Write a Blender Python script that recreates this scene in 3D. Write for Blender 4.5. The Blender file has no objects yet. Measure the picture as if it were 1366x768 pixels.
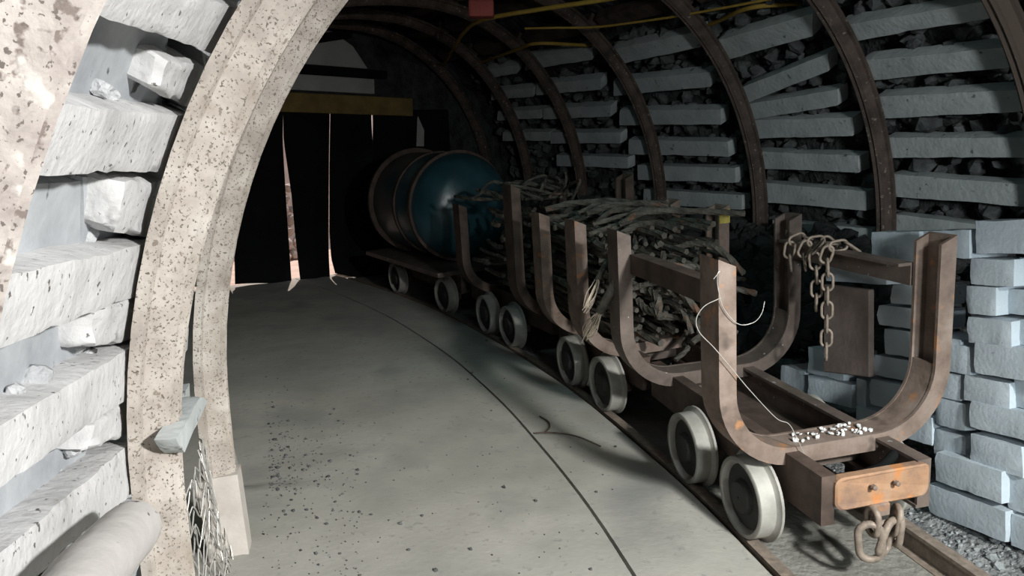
import bpy, bmesh, math, random
from mathutils import Vector, Matrix, noise
from math import sin, cos, radians, pi
random.seed(7)
S = bpy.context.scene
COL = S.collection

# ------------------------------------------------------------------ camera
F_PX, PITCH, EYE = 1000.0, radians(10.4), 1.45
cam_d = bpy.data.cameras.new('camera')
cam_d.sensor_fit = 'HORIZONTAL'; cam_d.sensor_width = 36.0
cam_d.lens = F_PX * 36.0 / 1366.0
cam_d.clip_start = 0.02
cam = bpy.data.objects.new('camera', cam_d); COL.objects.link(cam)
cam.location = (0, 0, EYE); cam.rotation_euler = (radians(90) - PITCH, 0, 0)
S.camera = cam

# ------------------------------------------------------------------ track curve: s along the tunnel, v to the right, z up
RC, TH0 = 13.5, radians(-11.5)
O0 = Vector((0.40, 2.5))
def head(s): return TH0 - max(s, 0) / RC
def track(s, v=0.0, z=0.0):
    th = head(s)
    if s <= 0:
        p = O0 + Vector((sin(th), cos(th))) * s
    else:
        c = O0 + Vector((-cos(TH0), sin(TH0))) * RC
        p = c + Vector((cos(th), -sin(th))) * RC
    p = p + Vector((cos(th), -sin(th))) * v
    return Vector((p.x, p.y, z))

# ------------------------------------------------------------------ world, lights, exposure
W = bpy.data.worlds.new('world'); S.world = W; W.use_nodes = True
bg = W.node_tree.nodes['Background']
bg.inputs[0].default_value = (0.75, 0.80, 0.9, 1); bg.inputs[1].default_value = 1.0
S.view_settings.view_transform = 'Standard'; S.view_settings.look = 'None'
S.view_settings.gamma = 1.0; S.view_settings.use_curve_mapping = False
S.view_settings.exposure = 0.0

def light(name, kind, loc, energy, color, target=None, **kw):
    d = bpy.data.lights.new(name, kind); d.energy = energy; d.color = color
    for k, x in kw.items(): setattr(d, k, x)
    o = bpy.data.objects.new(name, d); COL.objects.link(o); o.location = loc
    if target is not None:
        o.rotation_euler = (Vector(target) - Vector(loc)).to_track_quat('-Z', 'Y').to_euler()
    return o
sun = light('sun', 'SUN', (0, 20, 20), 4.0, (1.0, 0.86, 0.78), (2, 12, 0), angle=0.01)
# shaded lamp hung behind the camera, right of the middle: its cone falls on the near floor and the first wagon
light('roof_lamp', 'SPOT', track(-2.75, 0.95, 2.05), 560, (0.98, 1.0, 0.95), track(-0.55, 0.25, 0.0), spot_size=radians(68), spot_blend=0.75, shadow_soft_size=0.10)
# fill light added to brighten the left wall and arch legs
light('left_fill', 'AREA', track(-3.1, 0.85, 2.15), 58, (1.0, 0.99, 0.97), track(-0.85, -1.35, 0.9), shape='DISK', size=0.20, spread=radians(100))
# broad fill light added far back to lift the right wall
light('right_fill', 'AREA', track(-4.4, 0.10, 1.75), 20, (0.94, 1.0, 1.0), track(0.6, 2.4, 1.4), shape='DISK', size=0.5, spread=radians(62))
# small lamp high on the left that rakes down over the lagging
light('side_lamp', 'AREA', track(-1.75, -0.45, 2.42), 3.0, (1.0, 0.99, 0.98), track(-1.0, -1.3, 0.8), shape='DISK', size=0.10)
# warm spotlight added to make a pool of light on the floor
light('warm_pool_fill', 'SPOT', track(0.5, 0.1, 2.45), 18, (1.0, 0.84, 0.62), track(1.15, -0.65, 0), spot_size=radians(50), spot_blend=0.45, shadow_soft_size=0.05)
# weak teal fill light added over the wagons to tint the depth
light('cool_fill', 'AREA', track(1.6, 0.2, 2.5), 4, (0.55, 0.95, 0.92), track(1.8, 0.5, 0), shape='DISK', size=0.4)

# ------------------------------------------------------------------ picture rays (used only to read positions off known surfaces)
def ray(px, py):
    a = (px - 683) / F_PX; b = (384 - py) / F_PX
    return Vector((a, cos(PITCH) + b * sin(PITCH), -sin(PITCH) + b * cos(PITCH)))
EYEP = Vector((0, 0, EYE))
def on_z(px, py, z=0.0):
    r = ray(px, py); return EYEP + r * ((z - EYE) / r.z)
def on_plane(px, py, p0, n):
    r = ray(px, py); return EYEP + r * ((p0 - EYEP).dot(n) / r.dot(n))
def invtrack(x, y):
    c = O0 + Vector((-cos(TH0), sin(TH0))) * RC
    d = Vector((x, y)) - c
    s = (TH0 - math.atan2(-d.y, d.x)) * RC
    if s < 0:
        e = Vector((x, y)) - O0
        return e.dot(Vector((sin(TH0), cos(TH0)))), e.dot(Vector((cos(TH0), -sin(TH0))))
    return s, d.length - RC
VC, ZC, RI = 0.69, 0.70, 2.04        # arch centre, spring height, clear radius
def arch_r(v, z):
    return math.hypot(v - VC, max(z - ZC, 0.0))
def on_arch(px, py, R, tmin=0.25):
    r = ray(px, py); t = tmin
    while t < 16:
        q = EYEP + r * t
        s, v = invtrack(q.x, q.y)
        if arch_r(v, q.z) >= R: return s, v, q.z
        t += 0.004
    return s, v, q.z
def arch_p(s, v, z): return track(s, v, z)
def arch_normal(s, v, z):            # inward
    th = head(s); dv, dz = VC - v, ZC - max(z, ZC)
    L = math.hypot(dv, dz); dv /= L; dz /= L
    return Vector((cos(th) * dv, -sin(th) * dv, dz))

# ------------------------------------------------------------------ materials
def material(name, stops, scale=6.0, detail=8.0, rough=0.85, bump=0.3, bscale=None, bdist=0.01, metal=0.0, spots=None, spec=0.3, streak=None, coords='Object'):
    m = bpy.data.materials.new(name); m.use_nodes = True
    nt = m.node_tree; N = nt.nodes; L = nt.links
    b = N['Principled BSDF']
    tc = N.new('ShaderNodeTexCoord')
    n1 = N.new('ShaderNodeTexNoise'); n1.inputs['Scale'].default_value = scale; n1.inputs['Detail'].default_value = detail
    n1.inputs['Roughness'].default_value = 0.62
    L.new(tc.outputs[coords], n1.inputs['Vector'])
    cr = N.new('ShaderNodeValToRGB'); el = cr.color_ramp.elements
    el[0].position, el[1].position = stops[0][0], stops[-1][0]
    el[0].color, el[1].color = (*stops[0][1], 1), (*stops[-1][1], 1)
    for p, c in stops[1:-1]:
        e = el.new(p); e.color = (*c, 1)
    L.new(n1.outputs['Fac'], cr.inputs['Fac'])
    col = cr.outputs['Color']
    for (sc, lo, hi, c) in (spots or []):
        n2 = N.new('ShaderNodeTexNoise'); n2.inputs['Scale'].default_value = sc; n2.inputs['Detail'].default_value = 3.0
        L.new(tc.outputs[coords], n2.inputs['Vector'])
        mr = N.new('ShaderNodeMapRange'); mr.inputs['From Min'].default_value = lo; mr.inputs['From Max'].default_value = hi
        L.new(n2.outputs['Fac'], mr.inputs['Value'])
        mx = N.new('ShaderNodeMix'); mx.data_type = 'RGBA'
        L.new(mr.outputs['Result'], mx.inputs[0]); L.new(col, mx.inputs[6]); mx.inputs[7].default_value = (*c, 1)
        col = mx.outputs[2]
    L.new(col, b.inputs['Base Color'])
    b.inputs['Roughness'].default_value = rough; b.inputs['Metallic'].default_value = metal
    b.inputs['Specular IOR Level'].default_value = spec
    if bump:
        n3 = N.new('ShaderNodeTexNoise'); n3.inputs['Scale'].default_value = bscale or scale * 6; n3.inputs['Detail'].default_value = 6.0
        L.new(tc.outputs[coords], n3.inputs['Vector'])
        bp = N.new('ShaderNodeBump'); bp.inputs['Strength'].default_value = bump; bp.inputs['Distance'].default_value = bdist
        L.new(n3.outputs['Fac'], bp.inputs['Height']); L.new(bp.outputs['Normal'], b.inputs['Normal'])
    return m
def g(x, t=(1, 1, 1)): return tuple(x * k for k in t)
M = {}
M['limed'] = material('limed_concrete', [(.3, g(.46)), (.5, g(.58)), (.72, g(.66))], 5, rough=.95, bump=.5, bscale=38, bdist=.010,
                      spots=[(55, .66, .71, (.13, .12, .11)), (14, .64, .74, (.34, .335, .335))])
M['bar'] = material('grey_concrete', [(.3, (.38, .41, .41)), (.7, (.56, .59, .59))], 5, rough=.95, bump=.5, bscale=30, bdist=.01, spots=[(18, .66, .74, (.16, .16, .16))])
M['block'] = material('block_concrete', [(.3, (.38, .44, .49)), (.7, (.51, .575, .63))], 4, rough=.95, bump=.35, bscale=60, bdist=.006, spots=[(40, .70, .76, (.25, .25, .27))])
M['slab'] = material('slate_slab', [(.3, (.30, .32, .34)), (.7, (.50, .52, .54))], 5, rough=.9, bump=.3, bscale=20, spots=[(16, .66, .72, (.08, .08, .08))])
M['coal'] = material('coal_rock', [(.3, (.020, .021, .022)), (.7, (.065, .067, .068))], 7, rough=.85, bump=1.0, bscale=14, bdist=.05, coords='Object')
M['rubble'] = material('rubble_rock', [(.3, (.03, .032, .034)), (.7, (.13, .135, .135))], 9, rough=.9, bump=.6, bscale=30, bdist=.02)
M['pale_rubble'] = material('pale_rubble', [(.3, (.28, .29, .30)), (.7, (.62, .63, .64))], 12, rough=.95, bump=.6, bscale=40, bdist=.02, spots=[(25, .60, .68, (.05, .05, .05))])
M['floor'] = material('dusty_floor', [(.3, (.27, .265, .24)), (.5, (.34, .33, .30)), (.7, (.41, .395, .36))], 1.6, rough=.95, bump=.25, bscale=40, bdist=.01,
                      spots=[(190, .77, .80, (.14, .14, .13)), (2.2, .54, .74, (.25, .25, .235)), (26, .62, .72, (.27, .265, .25))])
M['limed_steel'] = material('limed_steel', [(.3, (.30, .265, .235)), (.5, (.42, .38, .34)), (.7, (.54, .505, .46))], 9, rough=.8, bump=.5, bscale=45, bdist=.006,
                      spots=[(150, .60, .64, (.13, .115, .095)), (70, .62, .68, (.22, .19, .155)), (6, .55, .78, (.27, .23, .19))])
M['rust_arch'] = material('brown_rusted_steel', [(.3, (.045, .034, .029)), (.7, (.13, .095, .08))], 8, rough=.8, bump=.5, bscale=40, bdist=.006, spots=[(30, .64, .7, (.24, .19, .16))])
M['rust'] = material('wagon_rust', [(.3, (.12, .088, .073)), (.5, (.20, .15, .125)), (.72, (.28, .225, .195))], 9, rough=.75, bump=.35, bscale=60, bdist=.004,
                      spots=[(14, .60, .72, (.36, .18, .085)), (6, .62, .70, (.09, .07, .06))], metal=.15)
M['rust_orange'] = material('orange_rust', [(.3, (.20, .13, .10)), (.5, (.34, .20, .12)), (.72, (.38, .27, .20))], 9, rough=.75, bump=.35, bscale=60, bdist=.004,
                      spots=[(12, .56, .66, (.46, .20, .08))], metal=.1)
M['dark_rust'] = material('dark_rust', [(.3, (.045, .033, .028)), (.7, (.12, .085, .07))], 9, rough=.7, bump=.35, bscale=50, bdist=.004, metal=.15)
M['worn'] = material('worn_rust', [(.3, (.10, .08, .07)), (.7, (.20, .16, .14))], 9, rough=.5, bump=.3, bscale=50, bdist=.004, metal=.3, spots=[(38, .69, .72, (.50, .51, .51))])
M['wheel'] = material('wheel_steel', [(.3, (.24, .235, .215)), (.7, (.42, .41, .38))], 8, rough=.6, bump=.2, bscale=60, bdist=.003, metal=.1)
M['wheel_dark'] = material('wheel_dark', [(.3, (.022, .022, .022)), (.7, (.05, .05, .048))], 8, rough=.7, bump=.3)
M['chain'] = material('chain_steel', [(.3, (.16, .13, .11)), (.7, (.34, .28, .23))], 30, rough=.6, bump=.3, bscale=120, bdist=.002, metal=.2)
M['galv'] = material('bright_wire', [(.3, (.34, .33, .31)), (.7, (.50, .49, .46))], 20, rough=.45, bump=0, metal=.3)
M['cable'] = material('steel_cable', [(.3, (.035, .033, .028)), (.7, (.125, .118, .10))], 14, rough=.75, bump=.8, bscale=90, bdist=.01, spots=[(10, .60, .70, (.15, .085, .055))])
M['strand'] = material('frayed_strand', [(.3, (.36, .29, .22)), (.7, (.62, .54, .45))], 14, rough=.7, bump=0)
M['rubber'] = material('black_rubber', [(.3, (.005, .006, .006)), (.7, (.010, .012, .012))], 3, rough=.9, bump=.2, bscale=10, spec=.1)
M['yellow'] = material('yellow_hose', [(.3, (.26, .16, .03)), (.7, (.38, .25, .05))], 8, rough=.6, bump=.1)
M['ochre'] = material('ochre_paint', [(.3, (.16, .11, .04)), (.7, (.28, .20, .07))], 6, rough=.8, bump=.2)
M['ochre_tip'] = material('yellow_tip', [(.3, (.40, .33, .06)), (.7, (.62, .54, .16))], 20, rough=.7, bump=.1)
M['plaster'] = material('pale_plaster', [(.3, (.34, .34, .32)), (.7, (.48, .48, .46))], 3, rough=.95, bump=.2)
M['teal'] = material('teal_paint', [(.3, (.012, .045, .058)), (.7, (.028, .08, .10))], 4, rough=.32, bump=.1, spec=.6, spots=[(9, .66, .74, (.05, .05, .05))])
M['red'] = material('dull_red', [(.3, (.20, .04, .035)), (.7, (.32, .07, .06))], 6, rough=.7, bump=.1)
M['wood'] = material('brown_board', [(.3, (.11, .085, .075)), (.7, (.20, .16, .145))], 4, rough=.9, bump=.3)
M['soil'] = material('sunlit_soil', [(.3, (.50, .38, .31)), (.7, (.72, .58, .50))], 4, rough=.95, bump=.4)
M['stone'] = material('outside_stone', [(.3, (.36, .29, .25)), (.7, (.70, .60, .54))], 7, rough=.95, bump=.4)
M['dark'] = material('dark_gap', [(.3, (.012, .012, .012)), (.7, (.02, .02, .02))], 5, bump=0)
M['log'] = material('pale_log', [(.3, (.40, .385, .37)), (.7, (.52, .50, .48))], 3, rough=.95, bump=.3, bscale=30, spots=[(30, .7, .76, (.12, .1, .09))])
M['paintpost'] = material('yellow_tipped_steel', [(.3, (.10, .08, .06)), (.7, (.22, .17, .12))], 9, rough=.7, bump=.3, spots=[(20, .52, .60, (.50, .42, .10))])

M['mottled_steel'] = material('mottled_steel', [(.3, (.22, .19, .18)), (.5, (.36, .325, .30)), (.7, (.47, .43, .395))], 14, rough=.8, bump=.5, bscale=60, bdist=.006,
                      spots=[(48, .58, .64, (.17, .14, .125)), (130, .61, .65, (.13, .11, .10)), (24, .60, .66, (.50, .47, .44))])
# arch that is limed on its left leg and bare brown on the right one
def limed_left():
    m = M['limed_steel'].copy(); m.name = 'half_limed_steel'
    nt = m.node_tree; N = nt.nodes; L = nt.links
    b = N['Principled BSDF']; src = b.inputs['Base Color'].links[0].from_socket
    at = N.new('ShaderNodeAttribute'); at.attribute_name = 'bare'
    mx = N.new('ShaderNodeMix'); mx.data_type = 'RGBA'
    L.new(at.outputs['Fac'], mx.inputs[0]); L.new(src, mx.inputs[6]); mx.inputs[7].default_value = (.10, .075, .062, 1)
    L.new(mx.outputs[2], b.inputs['Base Color'])
    return m
M['half'] = limed_left()

# ------------------------------------------------------------------ object helpers
def tag(o, label=None, cat=None, group=None, kind=None):
    if label: o['label'] = label
    if cat: o['category'] = cat
    if group: o['group'] = group
    if kind: o['kind'] = kind
    return o
def link_mesh(name, me, m, parent=None):
    o = bpy.data.objects.new(name, me); COL.objects.link(o)
    if m is not None and not me.materials: me.materials.append(m)
    if parent is not None: o.parent = parent
    return o
def obj(name, bm, m, parent=None, smooth=False, recenter=True):
    bmesh.ops.recalc_face_normals(bm, faces=bm.faces)
    if smooth:
        for f in bm.faces: f.smooth = True
    off = Vector((0, 0, 0))
    if parent is None and recenter and bm.verts:
        xs = [v.co for v in bm.verts]
        off = Vector(((min(c.x for c in xs) + max(c.x for c in xs)) / 2, (min(c.y for c in xs) + max(c.y for c in xs)) / 2, min(c.z for c in xs)))
        for v in bm.verts: v.co -= off
    me = bpy.data.meshes.new(name); bm.to_mesh(me); bm.free()
    o = link_mesh(name, me, m, parent); o.location = off
    if smooth and hasattr(me, 'set_sharp_from_angle'): me.set_sharp_from_angle(angle=radians(40))
    return o
def empty(name, loc, rot=(0, 0, 0)):
    o = bpy.data.objects.new(name, None); COL.objects.link(o)
    o.empty_display_size = 0.1; o.location = loc; o.rotation_euler = rot
    return o
def struct(o): o['kind'] = 'structure'; return o

def box(bm, x0, x1, y0, y1, z0, z1, mat=None):
    vs = [bm.verts.new((x, y, z)) for z in (z0, z1) for y in (y0, y1) for x in (x0, x1)]
    if mat is not None:
        for v in vs: v.co = mat @ v.co
    for f in ((0, 1, 3, 2), (4, 6, 7, 5), (0, 4, 5, 1), (2, 3, 7, 6), (0, 2, 6, 4), (1, 5, 7, 3)):
        bm.faces.new([vs[i] for i in f])
    return vs
def bevel(bm, w, seg=2):
    bmesh.ops.bevel(bm, geom=list(bm.edges), offset=w, segments=seg, profile=.6, affect='EDGES')
def hexa(bm, c8):
    vs = [bm.verts.new(c) for c in c8]   # 0-3 front ring, 4-7 back ring
    for f in ((0, 1, 2, 3), (7, 6, 5, 4), (0, 4, 5, 1), (1, 5, 6, 2), (2, 6, 7, 3), (3, 7, 4, 0)):
        bm.faces.new([vs[i] for i in f])
def rough_hexa(c8, bev=.012, nx=10, ny=3, nz=3, amp=.006, seed=0, nscale=9):
    """a box between 8 corners with gridded faces, rounded and chipped edges"""
    bm = bmesh.new(); V = {}
    P = [Vector(c) for c in c8]
    def pt(i, j, k):
        a, b_, c = i / nx, j / ny, k / nz
        top = P[0].lerp(P[1], a); bot = P[3].lerp(P[2], a); f = top.lerp(bot, b_)
        top = P[4].lerp(P[5], a); bot = P[7].lerp(P[6], a); bk = top.lerp(bot, b_)
        return f.lerp(bk, c)
    cen = sum(P, Vector()) / 8
    for i in range(nx + 1):
        for j in range(ny + 1):
            for k in range(nz + 1):
                if i in (0, nx) or j in (0, ny) or k in (0, nz):
                    ext = (i in (0, nx)) + (j in (0, ny)) + (k in (0, nz))
                    p = pt(i, j, k)
                    q = p * nscale + Vector((seed * 7.3, seed * 1.7, seed * 3.1))
                    d = noise.noise_vector(q) * amp
                    if ext >= 2:
                        d += (cen - p).normalized() * bev * (.35 + abs(noise.noise(q * 2.3)) * 1.6) * (1.2 if ext == 3 else .8)
                    V[i, j, k] = bm.verts.new(p + d)
    def quad(*k):
        bm.faces.new([V[x] for x in k])
    for i in range(nx):
        for j in range(ny):
            for k in (0, nz): quad((i, j, k), (i + 1, j, k), (i + 1, j + 1, k), (i, j + 1, k))
        for k in range(nz):
            for j in (0, ny): quad((i, j, k), (i + 1, j, k), (i + 1, j, k + 1), (i, j, k + 1))
    for j in range(ny):
        for k in range(nz):
            for i in (0, nx): quad((i, j, k), (i, j + 1, k), (i, j + 1, k + 1), (i, j, k + 1))
    return bm
def tube(bm, pts, r, n=8, cap=True, rfun=None):
    pts = [Vector(p) for p in pts]; rings = []
    up = None
    for i, p in enumerate(pts):
        t = (pts[min(i + 1, len(pts) - 1)] - pts[max(i - 1, 0)]).normalized()
        if up is None:
            up = t.orthogonal().normalized()
        up = (up - t * up.dot(t)).normalized(); w = t.cross(up)
        rr = r if rfun is None else r * rfun(i / max(len(pts) - 1, 1))
        rings.append([bm.verts.new(p + (up * cos(2 * pi * k / n) + w * sin(2 * pi * k / n)) * rr) for k in range(n)])
    for a, b_ in zip(rings, rings[1:]):
        for k in range(n):
            bm.faces.new((a[k], a[(k + 1) % n], b_[(k + 1) % n], b_[k]))
    if cap:
        bm.faces.new(list(reversed(rings[0]))); bm.faces.new(rings[-1])
def closed_tube(bm, pts, r, n=8):
    pts = [Vector(p) for p in pts]; m_ = len(pts); rings = []
    nrm = (pts[0] - pts[m_ // 3]).cross(pts[1] - pts[m_ // 3]).normalized()
    for i, p in enumerate(pts):
        t = (pts[(i + 1) % m_] - pts[i - 1]).normalized(); w = t.cross(nrm).normalized()
        rings.append([bm.verts.new(p + (nrm * cos(2 * pi * k / n) + w * sin(2 * pi * k / n)) * r) for k in range(n)])
    for i in range(m_):
        a, b_ = rings[i], rings[(i + 1) % m_]
        for k in range(n):
            bm.faces.new((a[k], a[(k + 1) % n], b_[(k + 1) % n], b_[k]))
def smooth_path(ctrl, n=10):
    P = [Vector(c) for c in ctrl]; P = [P[0] * 2 - P[1]] + P + [P[-1] * 2 - P[-2]]; out = []
    for i in range(1, len(P) - 2):
        a, b_, c, d = P[i - 1:i + 3]
        for k in range(n):
            t = k / n
            out.append(.5 * ((2 * b_) + (c - a) * t + (2 * a - 5 * b_ + 4 * c - d) * t * t + (3 * b_ - 3 * c + d - a) * t ** 3))
    out.append(P[-2]); return out
def rock(bm, c, r, seed, sub=1, squash=(1, 1, 1)):
    res = bmesh.ops.create_icosphere(bm, subdivisions=sub, radius=1.0)
    rot = Matrix.Rotation(seed * 1.7, 3, 'X') @ Matrix.Rotation(seed * 2.9, 3, 'Z')
    for v in res['verts']:
        d = 1 + .45 * noise.noise(v.co * 1.4 + Vector((seed * 3.3, seed, -seed * 2)))
        v.co = Vector(c) + (rot @ Vector((v.co.x * squash[0], v.co.y * squash[1], v.co.z * squash[2]))) * d * r
def lathe(bm, prof, n=32, axis='x'):
    """prof: (offset along axis, radius)"""
    rings = []
    for a, r in prof:
        ring = []
        for k in range(n):
            c_, s_ = cos(2 * pi * k / n) * r, sin(2 * pi * k / n) * r
            ring.append(bm.verts.new((a, c_, s_) if axis == 'x' else ((c_, a, s_) if axis == 'y' else (c_, s_, a))))
        rings.append(ring)
    for a, b_ in zip(rings, rings[1:]):
        for k in range(n): bm.faces.new((a[k], a[(k + 1) % n], b_[(k + 1) % n], b_[k]))
    bm.faces.new(list(reversed(rings[0]))); bm.faces.new(rings[-1])

# ================================================================== the setting
def floor_z(s, v):
    z = 0.0
    n_ = noise.noise(Vector((s * 1.3, v * 1.3, 0))) * .008
    if 0.47 < v < 1.17: z = -.055 + n_
    elif v >= 1.17:
        t = min((v - 1.17) / .5, 1.0); t = t * t * (3 - 2 * t)
        z = -.02 + t * .16 + noise.noise(Vector((s * 5, v * 5, 2))) * .05 * t + noise.noise(Vector((s * 14, v * 14, 5))) * .04 * min(t * 4, 1)
    else:
        z = n_ * (1 if s < 6 else .2)
        if v < -1.05 and s < .9:
            t = min((-1.05 - v) / .35, 1.0); z += t * .05 + noise.noise(Vector((s * 9, v * 9, 1))) * .02 * t
    if abs(v) < .006: z -= .02
    return z
bm = bmesh.new()
vs = [-3.0 + .11 * i for i in range(11)] + [-1.9 + .07 * i for i in range(27)]
vs = [v for v in vs if abs(v) > .03] + [-.0075, -.0055, .0055, .0075, .05, .1, .17, .24, .31, .38, .44, .4695, .4705, .54, .62, .7, .8, .9, 1.0, 1.1, 1.16] + [1.18 + .045 * i for i in range(42)]
vs = sorted(set(round(v, 4) for v in vs))
ss = [-6.2 + .07 * i for i in range(186)]
grid = [[bm.verts.new(track(s, v, floor_z(s, v))) for v in vs] for s in ss]
for a, b_ in zip(grid, grid[1:]):
    for i in range(len(vs) - 1):
        bm.faces.new((a[i], a[i + 1], b_[i + 1], b_[i]))
for f in bm.faces:
    s_, v_ = invtrack(f.calc_center_median().x, f.calc_center_median().y)
    f.material_index = 1 if v_ > 1.165 else (2 if .475 < v_ else 0)
floor = struct(obj('floor', bm, M['floor'], smooth=True))
floor.data.materials.append(material('rubble_ground', [(.3, (.10, .105, .11)), (.5, (.22, .23, .235)), (.7, (.34, .355, .36))], 14, rough=.95, bump=1.0, bscale=45, bdist=.03, spots=[(60, .64, .70, (.55, .57, .59))]))
floor.data.materials.append(material('track_bed', [(.3, (.17, .165, .15)), (.7, (.28, .275, .25))], 5, rough=.95, bump=.6, bscale=40, bdist=.02))

def widen_shell(v, s):
    t = min(max((s - .55) / .8, 0), 1); t = t * t * (3 - 2 * t)
    return v if v > VC else VC + (v - VC) * (1 + .42 * t)
# rock shell behind the lagging: left wall, roof, right wall
def shell(name, a0, a1, n):
    bm = bmesh.new(); rows = []
    S0 = [-6.2 + .11 * i for i in range(119)]
    for s in S0:
        row = []
        for i in range(n + 1):
            a = a0 + (a1 - a0) * i / n      # 0 = left foot .. 1 = right foot, along straight leg + half circle + leg
            leg = .85; arc = pi * 2.36; tot = arc + 2 * leg; d = a * tot
            if d < leg: v, z = VC - 2.36, -.15 + d
            elif d < leg + arc:
                th = (d - leg) / 2.36; v, z = VC - 2.36 * cos(th), ZC + 2.36 * sin(th)
            else: v, z = VC + 2.36, ZC - (d - leg - arc)
            p = Vector((s, v, z))
            dsp = noise.fractal(p * 2.2, 1.0, 2.0, 4) * .09
            k = 1 + dsp / 2.36
            row.append(bm.verts.new(track(s, widen_shell(VC + (v - VC) * k, s), ZC + (z - ZC) * (k if z > ZC else 1))))
        rows.append(row)
    for a, b_ in zip(rows, rows[1:]):
        for i in range(n): bm.faces.new((a[i], a[i + 1], b_[i + 1], b_[i]))
    return struct(obj(name, bm, M['coal'], recenter=False))
wall_left = shell('wall_left', 0, .36, 34)
ceiling = shell('ceiling', .36, .66, 30)
wall_right = shell('wall_right', .66, 1.0, 34)

# unseen wall added behind the camera to keep sky light out
bm = bmesh.new()
for sgn in (0,):
    c = [track(-6.0, -1.8, -.2), track(-6.0, 3.2, -.2), track(-6.0, 3.2, 3.2), track(-6.0, -1.8, 3.2)]
    f_ = [track(-6.2, -1.8, -.2), track(-6.2, 3.2, -.2), track(-6.2, 3.2, 3.2), track(-6.2, -1.8, 3.2)]
    hexa(bm, c + f_)
struct(obj('wall_light_block', bm, M['coal']))

# back wall around the curtain (s = 6.68)
SB = 6.68
def back_slab(bm, v0, v1, z0, z1, s0=SB, s1=SB + .12):
    hexa(bm, [track(s0, v0, z1), track(s0, v1, z1), track(s0, v1, z0), track(s0, v0, z0), track(s1, v0, z1), track(s1, v1, z1), track(s1, v1, z0), track(s1, v0, z0)])
bm = bmesh.new()
back_slab(bm, -3.2, 3.3, 2.02, 3.3); back_slab(bm, -3.2, -1.42, -.2, 2.02); back_slab(bm, 1.55, 3.3, -.2, 2.02)
wall_back = struct(obj('wall_back', bm, M['coal'], recenter=False))
def back_piece(name, m, v0, v1, z0, z1, s0, s1, label, cat):
    bm = bmesh.new(); back_slab(bm, v0, v1, z0, z1, s0, s1); bevel(bm, .006, 1)
    o = obj(name, bm, m); tag(o, label, cat); return o

# ================================================================== steel arches
SEC = [(-.062, 0), (-.064, .020), (-.047, .024), (-.044, .029), (-.033, .068), (-.026, .071), (-.017, .080), (0, .070), (.017, .080), (.026, .071), (.033, .068), (.044, .029), (.047, .024), (.064, .020), (.062, 0), (.040, 0), (.022, .050), (-.022, .050), (-.040, 0)]
def widen(v, s):
    # past the third arch the heading opens out to the left
    t = min(max((s - .55) / .8, 0), 1); t = t * t * (3 - 2 * t)
    return v if v > VC else VC + (v - VC) * (1 + .42 * t)
def arch_path():
    out = []; z = -.02
    while z < ZC - .001:
        out.append((VC - 1, 0, z)); z += .09
    N_ = 64
    path = [('L', z_) for z_ in (-.02, .1, .25, .4, .55)] + [('A', pi * i / N_) for i in range(N_ + 1)] + [('R', z_) for z_ in (.55, .4, .25, .1, -.02)]
    return path
def make_arch(k, sk, m, label, zc=ZC, deep=1.0, out=0.0):
    bm = bmesh.new(); rings = []
    lay = bm.verts.layers.float.new('bare')
    for kind, x in arch_path():
        ring = []
        if kind == 'A': nv, nz = cos(x), -sin(x)
        else: nv, nz = (1 if kind == 'L' else -1), 0
        for ds, r in SEC:
            o_ = out * (.15 if kind == 'L' else min(.15 + x * 1.7, 1.0) if kind == 'A' else .15); dp = 1.2 + (deep - 1.2) * (o_ / out) if out else deep
            rad = RI + .10 + o_ - r * dp
            if kind == 'A': v, z = VC - rad * cos(x), zc + rad * sin(x)
            elif kind == 'L': v, z = VC - rad, x
            else: v, z = VC + rad, x
            if kind != 'A':  # legs lean in slightly at the foot
                off = (.7 - x) ** 2 * .06; v += off if kind == 'L' else -off
            v = widen(v, sk)
            s = sk + .13 * (v - VC) + ds
            vv = bm.verts.new(track(s, v, z)); vv[lay] = min(max((v + .2) / .5, 0), 1)
            ring.append(vv)
        rings.append(ring)
    n = len(SEC)
    for a, b_ in zip(rings, rings[1:]):
        for i in range(n): bm.faces.new((a[i], a[(i + 1) % n], b_[(i + 1) % n], b_[i]))
    bm.faces.new(rings[0]); bm.faces.new(list(reversed(rings[-1])))
    o = obj('steel_arch', bm, m, smooth=True)
    tag(o, label, 'arch', 'steel roof arches'); return o
ARCHES = [(-1.24, 'mottled_steel', 'pale limewashed steel arch leg cut off by the left picture edge'),
          (-0.19, 'limed_steel', 'tall pale speckled steel arch leg beside the white lagging bars'),
          (.56, 'half', 'slender pale steel arch leg rising behind the wire netting'),
          (1.52, 'rust_arch', 'rusty brown steel arch rib standing behind the stacked grey blocks'),
          (2.59, 'rust_arch', 'brown steel arch rib behind the right rear post of the nearest wagon'),
          (3.72, 'rust_arch', 'dark brown steel arch rib rising behind the cable heap'),
          (4.82, 'rust_arch', 'dark steel arch rib third from the far end of the tunnel'),
          (5.67, 'rust_arch', 'dim steel arch rib second nearest the black curtain'),
          (6.36, 'rust_arch', 'dim steel arch rib right at the black curtain')]
ARCH_FIT = {1: (.62, 1.48, .026), 2: (.655, 1.18)}   # spring height and profile depth differ a little from set to set
arches = [make_arch(i, s, M[m_], l, *ARCH_FIT.get(i, (ZC, 1.15))) for i, (s, m_, l) in enumerate(ARCHES)]

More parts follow.
